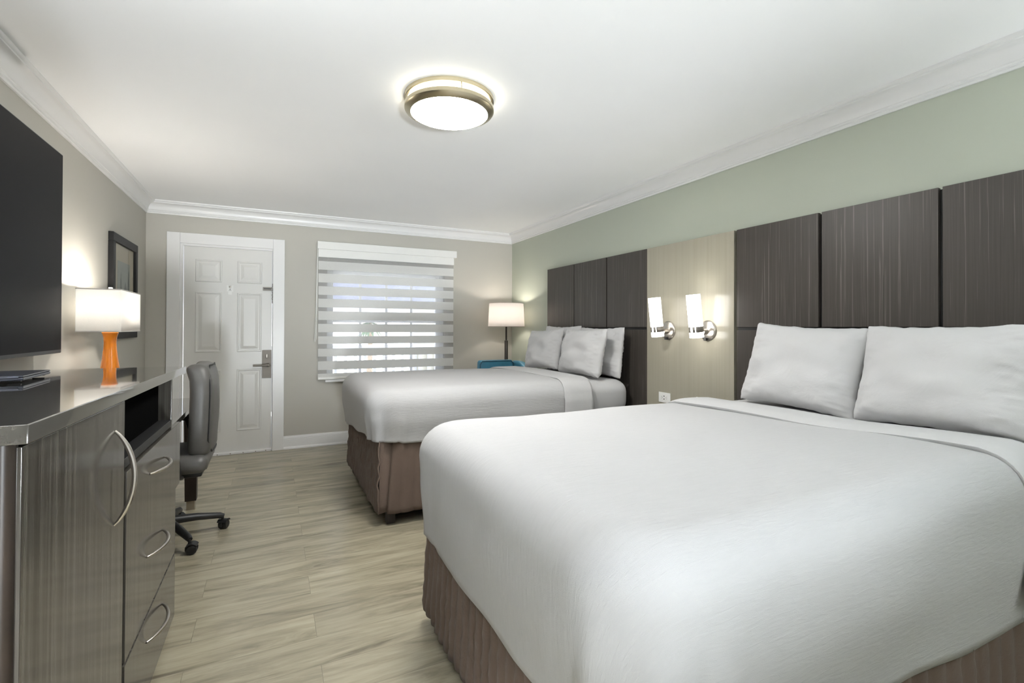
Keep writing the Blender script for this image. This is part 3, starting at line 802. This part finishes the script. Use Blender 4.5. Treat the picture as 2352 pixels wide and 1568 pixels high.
bmesh.ops.recalc_face_normals(b.bm, faces=b.bm.faces)
shd = b.build('lamp_shade', M['shade'], tl, mods=[('SOLIDIFY', dict(thickness=.0025, offset=-1))])
O = ring(.001); gtrim = plain('grey_trim', (.55, .53, .51), .7)
for z in (.466, .709):
    MB().grid([[Vector((x, y, z)), Vector((x, y, z+.006))] for x, y in O], closed_u=True).build('shade_trim', gtrim, shd, mods=[('SOLIDIFY', dict(thickness=.002))])
b = MB(); b.tube([(-.10, 0, .70), (0, 0, .695), (.10, 0, .70)], .002, 6); b.tube([(0, 0, .56), (0, 0, .695)], .003, 6); b.build('harp', M['nickel'], tl)
MB().lathe([(0, .695), (.011, .697), (.011, .738), (0, .740)], 16).build('finial', plain('clear_acrylic', (.75, .75, .75), .1), tl)
def lamp(name, loc, power, rad, col, parent):
    ld = bpy.data.lights.new(name, 'POINT'); ld.energy = power; ld.shadow_soft_size = rad; ld.color = col
    o = bpy.data.objects.new(name, ld); COL.objects.link(o); o.parent = parent; o.location = loc; return o
MB().lathe([(0, .555), (.014, .56), (.028, .59), (.028, .61), (.018, .63), (0, .635)], 20).build('bulb', M['lampbulb'], tl)
lamp('lamp_light', (0, 0, .66), P_TABLE, .03, (1, .93, .84), tl)

# picture
pc = thing('framed_picture', 'black framed sketch hanging on the left wall behind the table lamp', 'picture', (0, -.80, 1.545))
b = MB()
hw, hh, fw = .355, .385, .062
for a in ((-hw, hw, hh-fw, hh), (-hw, hw, -hh, -hh+fw), (-hw, -hw+fw, -hh+fw, hh-fw), (hw-fw, hw, -hh+fw, hh-fw)): b.box(.0, .032, a[0], a[1], a[2], a[3], .003)
b.build('frame', plain('black_frame', (.010, .010, .010), .5, spec=.25), pc)
MB().box(.004, .014, -hw+fw, hw-fw, -hh+fw, hh-fw).build('mat_board', M['mat'], pc, smooth=0)
MB().box(.0135, .0155, -.175, .175, -.235, .20).build('sketch_paper', plain('sketch_paper', (.36, .37, .34), .6, var=.06, nscale=9), pc, smooth=0)
b = MB()
ink = lambda P: b.prism([(y, z) for y, z in P], 0, .0155, .0160)
ink([(-.12, -.20), (-.04, -.20), (-.05, -.02), (-.07, .06), (-.085, .12), (-.10, .05), (-.115, -.05)])
ink([(0, -.2), (.09, -.2), (.09, -.02), (.045, .05), (0, -.02)]); ink([(.11, -.2), (.15, -.2), (.15, .13), (.135, .15), (.12, .08)])
b.build('sketch_ink', plain('grey_ink', (.20, .205, .19), .6, var=.2, nscale=40), pc, smooth=0)
MB().grid([[Vector((.019, -hw+fw, -hh+fw)), Vector((.019, -hw+fw, hh-fw))], [Vector((.019, hw-fw, -hh+fw)), Vector((.019, hw-fw, hh-fw))]]).build('glazing', M['picglass'], pc, smooth=0)

# office chair, facing the desk
oc = thing('office_chair', 'grey leather swivel office chair pushed up to the desk', 'chair', (.503, -2.09, 0))
def rbox(x0, x1, y0, y1, z0, z1, bev, seg=5, fn=None):
    b = MB().box(x0, x1, y0, y1, z0, z1); bmesh.ops.bevel(b.bm, geom=b.bm.edges[:], offset=bev, segments=seg, profile=.5, affect='EDGES')
    bmesh.ops.subdivide_edges(b.bm, edges=[e for e in b.bm.edges if e.calc_length() > .12], cuts=8, use_grid_fill=True)
    if fn:
        for v in b.bm.verts: v.co = fn(v.co)
    return b
def backfn(c):
    z = (c.z-.52)/.52; y = c.y/.225
    c = c.copy()
    c.x += .030*(1-y*y)*.8+.030*sin(z*pi*1.15-.5)*.5-.022*(1-z)*z*4*.5
    c.x += .02*sm(.8, 1, z)*-1
    c.y *= 1-.10*sm(.75, 1.02, z)-.12*sm(.25, -.02, z)
    c.x += .004*noise.noise(Vector((c.y*9, c.z*7, 0)))
    return c
bk = rbox(.122, .232, -.225, .225, .515, 1.035, .042, 6, backfn).build('backrest', M['leather'], oc, 60)
def pipe(xx, ins):
    pts = []
    for k in range(60):
        a = 2*pi*k/60; y = .225*max(-1, min(1, 1.22*cos(a)))*(1-ins); z = .775+.26*max(-1, min(1, 1.16*sin(a)))*(1-ins*.5)
        pts.append(backfn(Vector((xx, y, z))))
    return pts
MB().tube(pipe(.226, .075), .0045, 6, closed=True).build('piping', M['piping'], bk)
def seatfn(c):
    c = c.copy(); c.z += .012*(1-(c.x/.25)**2)*(1-(c.y/.25)**2)*(c.z > .46); c.z += .06*sm(.10, .26, c.x)*0
    return c
st = rbox(-.25, .225, -.235, .235, .425, .525, .045, 5, seatfn).build('seat', M['leather'], oc, 60)
MB().box(-.16, .19, -.13, .13, .385, .428, .01).build('seat_pan', M['black'], oc)
MB().box(.17, .205, -.035, .035, .40, .66, .008).build('back_bracket', M['black'], oc)
MB().lathe([(.030, .16), (.030, .30), (.022, .302), (.022, .39)], 20).build('gas_column', M['black'], oc)
MB().lathe([(.048, .075), (.052, .09), (.045, .135), (.030, .165)], 24).build('hub', M['black'], oc)
for k in range(5):
    a = R(12.6-72*k); c, s = cos(a), sin(a)
    lg = MB(); lg.tube([(.03*c, .03*s, .118), (.15*c, .15*s, .108), (.272*c, .272*s, .088), (.292*c, .292*s, .080)], [.026, .022, .018, .014], 12)
    lg = lg.build('base_arm', M['black'], oc)
    cs2 = MB(); T = Matrix.Translation((.287*c, .287*s, 0)) @ Matrix.Rotation(a+R(55), 4, 'Z')
    for yy in (-.014, .014):
        cs2.lathe([(0, -.010), (.022, -.010), (.027, -.006), (.027, .006), (.022, .010), (0, .010)], 24, M=T @ Matrix.Translation((.012, yy, .0272)) @ Matrix.Rotation(R(90), 4, 'X'))
    cs2.tube([(0, 0, .03), (0, 0, .082)], .007, 10, M=T)
    cs2.prism(arc((.012, .0272), .033, R(20), R(200), 10)+[(.012-.026, .020), (.012+.026, .034)], 1, -.006, .006, M=T)
    cs2.prism(arc((.012, .0272), .034, R(35), R(150), 10)+arc((.012, .0272), .029, R(150), R(35), 10), 1, -.027, .027, M=T)
    cs2.build('caster', M['black'], lg)
for sy in (-1, 1):
    b = MB(); b.tube([(.10, sy*.20, .41), (.10, sy*.275, .43), (.09, sy*.285, .55), (.06, sy*.285, .655), (.02, sy*.28, .668)], .013, 10)
    b.box(-.13, .10, sy*.28-.03, sy*.28+.03, .662, .692, .012); b.build('armrest', M['black'], oc)

# ------------------------------------------------------------------ floor lamp, armchair
fl = thing('floor_lamp', 'lit floor lamp with white drum shade in the far corner behind the blue armchair', 'lamp', (3.495, -.40, 0))
MB().lathe([(0, 0), (.135, 0), (.138, .006), (.132, .018), (.03, .028), (.016, .04)], 40).build('base', M['darkwood'], fl)
MB().lathe([(.017, .03), (.019, .3), (.020, 1.10), (.018, 1.104), (.0105, 1.106), (.0105, 1.27), (.014, 1.275), (.014, 1.33), (0, 1.33)], 20).build('pole', plain('dark_bronze', (.05, .042, .036), .35, .6), fl)
pr = [(.212, 1.262), (.209, 1.32), (.205, 1.42), (.199, 1.535)]
b = MB().lathe(pr, 56, cap0=False, cap1=False); s2 = b.build('lamp_shade', M['shade2'], fl, mods=[('SOLIDIFY', dict(thickness=.0025, offset=-1))])
ttrim = plain('taupe_trim', (.42, .36, .33), .7)
for rr_, z in ((.213, 1.262), (.200, 1.531)): MB().grid([[Vector((rr_*cos(2*pi*k/56), rr_*sin(2*pi*k/56), z)), Vector((rr_*cos(2*pi*k/56), rr_*sin(2*pi*k/56), z+.005))] for k in range(56)], closed_u=True).build('shade_trim', ttrim, s2, mods=[('SOLIDIFY', dict(thickness=.002))])
b = MB()
for k in range(3): b.tube([(0, 0, 1.50), (.1995*cos(2*pi*k/3), .1995*sin(2*pi*k/3), 1.528)], .002, 6)
b.tube([(0, 0, 1.33), (0, 0, 1.50)], .003, 6); b.build('spider', M['nickel'], fl)
MB().lathe([(0, 1.33), (.014, 1.335), (.030, 1.37), (.030, 1.39), (.018, 1.42), (0, 1.43)], 20).build('bulb', M['lampbulb'], fl)
lamp('lamp_light', (0, 0, 1.455), P_FLOOR, .03, (1, .90, .80), fl)

ac = thing('armchair', 'blue leather armchair in the corner behind the far bed', 'armchair', (3.37, -.56, 0), R(0))
def acb(c):
    c = c.copy(); z = (c.z-.40)/.5
    c.y += .05*z; c.x *= 1-.09*sm(.3, 1, z); return c
AB = rbox(-.27, .19, .02, .11, .36, .885, .03, 5, acb).build('back_cushion', M['blue'], ac, 60)
def acw(c):
    c = c.copy(); c.z -= .10*sm(.02, -.34, c.y)+.0; return c
for sx, x0, x1 in ((1, .185, .275), (-1, -.325, -.262)):
    rbox(x0, x1, -.36 if sx > 0 else -.30, .15, .22, .872 if sx > 0 else .64, .03, 5, acw).build('arm', M['blue'], ac, 60)
rbox(-.27, .19, -.37, .06, .26, .44, .05, 5).build('seat_cushion', M['blue'], ac, 60)
b = MB(); pts = [acb(Vector(p)) for p in ((-.262, .018, .42), (-.262, .018, .84), (-.235, .018, .876), (.15, .018, .876), (.183, .018, .85), (.183, .018, .42))]
b.tube(pts, .006, 8); b.build('piping', M['bluepipe'], AB)
for (x, y) in ((-.25, -.30), (.21, -.30), (-.25, .09), (.21, .09)): MB().lathe([(.014, 0), (.022, .25), (.022, .27)], 14, c=(x, y, 0)).build('leg', M['darkwood'], ac)

# ------------------------------------------------------------------ ceiling lights
def ceiling_light(loc, label, mat):
    t = thing('ceiling_light', label, 'ceiling light', loc)
    rr_ = .225
    MB().lathe([(0, 0), (rr_-.002, 0), (rr_, -.002), (rr_, -.021), (rr_-.006, -.024), (0, -.024)], 64).build('ceiling_ring', M['champagne'], t)
    MB().lathe([(rr_-.014, -.020), (rr_-.014, -.062), (rr_-.036, -.080)], 64, cap0=False, cap1=False).build('side_diffuser', M['bulbside'], t)
    b = MB().lathe([(rr_-.012, -.050), (rr_, -.050), (rr_+.001, -.054), (rr_+.001, -.068), (rr_-.004, -.075), (rr_-.030, -.086), (rr_-.033, -.082), (rr_-.012, -.064), (rr_-.012, -.050)], 64, cap0=False, cap1=False)
    b.build('lower_ring', M['champagne'], t)
    pr = [(rr_-.030, -.082)]+[((rr_-.030)*cos(a), -.082-.024*sin(a)) for a in [pi/2*k/10 for k in range(1, 10)]]+[(0, -.106)]
    MB().lathe(pr, 64, cap0=False).build('diffuser', mat, t)
    for k in range(3):
        a = 2*pi*k/3+.45; MB().tube([(rr_*.985*cos(a), rr_*.985*sin(a), -.010), (rr_*.985*cos(a), rr_*.985*sin(a), -.056)], .003, 8).build('post', M['champagne'], t)
    MB().lathe([(0, -.114), (.005, -.113), (.006, -.108), (.003, -.104)], 12).build('finial', M['nickel'], t)
    return t
ceiling_light((1.858, -3.16, CH), 'round flush ceiling light with two champagne rings above the beds', M['bulb'])
ceiling_light((1.85, -6.25, CH), 'added unseen round ceiling light, fill for the front end of the room', M['bulb_fill'])  # unseen second fitting, added as fill light

# unseen fill lamps, added behind the camera to brighten the room
t = thing('fill_spotlight', 'added unseen fill spotlight, low on the floor and tilted up at the ceiling', 'lamp', (1.15, -9.5, 0))
MB().lathe([(0, 0), (.14, 0), (.14, .015), (.02, .03)], 32).build('base', M['bronze'], t)
dv = (Vector((1.9, -1.8, CH))-Vector((1.15, -9.5, .16))).normalized(); q = dv.to_track_quat('-Z', 'Y')
Q = Matrix.Translation((0, 0, .16)) @ q.to_matrix().to_4x4()
MB().lathe([(.05, .10), (.07, .08), (.10, -.02), (.11, -.04), (.105, -.04), (.095, -.015), (.06, .07)], 36, cap0=True, cap1=False, M=Q).build('head', M['bronze'], t)
MB().tube([(0, 0, .02), (0, 0, .12)], .013, 12).build('pole', M['bronze'], t)
ld = bpy.data.lights.new('lamp_light', 'SPOT'); ld.energy = P_FILL; ld.shadow_soft_size = .22; ld.spot_size = R(38); ld.spot_blend = 1; ld.color = (.90, .96, 1.0)
o = bpy.data.objects.new('lamp_light', ld); COL.objects.link(o); o.parent = t; o.location = Vector((0, 0, .16))+dv*.05; o.rotation_euler = q.to_euler()
for tx, ty, tpw, tlb in ((.42, -6.3, P_FILL2, 'added unseen torchiere for fill, by the left wall at the front end'), (3.30, -6.6, P_FILL4, 'added unseen torchiere for fill, by the sage wall at the front end')):  # both unseen, added as uplight for the ceiling
    t = thing('fill_torchiere', tlb, 'lamp', (tx, ty, 0))
    MB().lathe([(0, 0), (.14, 0), (.14, .015), (.02, .03)], 32).build('base', M['bronze'], t)
    MB().tube([(0, 0, .02), (0, 0, 1.60)], .013, 12).build('pole', M['bronze'], t)
    MB().lathe([(.02, 1.59), (.09, 1.63), (.19, 1.72), (.185, 1.72), (.085, 1.64), (.0, 1.615)], 40, cap0=False, cap1=False).build('bowl', M['white'], t)
    lamp('lamp_light', (0, 0, 1.70), tpw, .05, (.90, .96, 1.0), t)
def fill_drum_lamp(loc, label, z0, z1, rad, power):
    t = thing('floor_lamp', label, 'lamp', loc)
    MB().lathe([(0, 0), (.135, 0), (.138, .006), (.132, .018), (.03, .028), (.016, .04)], 40).build('base', M['darkwood'], t)
    MB().lathe([(.017, .03), (.019, z0-.1), (.0105, z0-.09), (.0105, z0+.1), (0, z0+.1)], 20).build('pole', M['bronze'], t)
    b = MB().lathe([(rad+.01, z0), (rad, z1)], 56, cap0=False, cap1=False); b.build('lamp_shade', M['shade'], t, mods=[('SOLIDIFY', dict(thickness=.0025, offset=-1))])
    MB().lathe([(0, z0+.1), (.014, z0+.105), (.030, z0+.13), (.018, z0+.16), (0, z0+.17)], 20).build('bulb', M['lampbulb'], t)
    lamp('lamp_light', (0, 0, z0+.22), power, .05, (.93, .97, 1.0), t)
fill_drum_lamp((.36, -5.05, 0), 'added unseen fill lamp with white drum shade beside the near end of the chest', 1.38, 1.72, .2, P_FILL3)  # unseen lamp, added to brighten the foot of the near bed
# unseen bench added behind the camera to keep the spotlight off the near bed
t = thing('bench_blocker', 'added unseen bench that shades the near bed from the fill spotlight', 'bench', (1.90, -7.5, 0))
MB().box(-.52, .52, -.22, .22, .335, .365, .004).build('top', M['laminate_top'], t)
MB().box(-.50, .50, -.20, .20, .25, .335).build('apron', M['darkwood'], t, smooth=0)
MB().box(-.50, .50, -.20, .20, .06, .09).build('shelf', M['darkwood'], t, smooth=0)
MB().box(-.50, .50, -.205, -.185, .09, .25).build('back_panel', M['darkwood'], t, smooth=0)
for x in (-.49, .45):
    for y in (-.20, .16): MB().box(x, x+.04, y, y+.04, 0, .25, .002).build('leg', M['darkwood'], t)
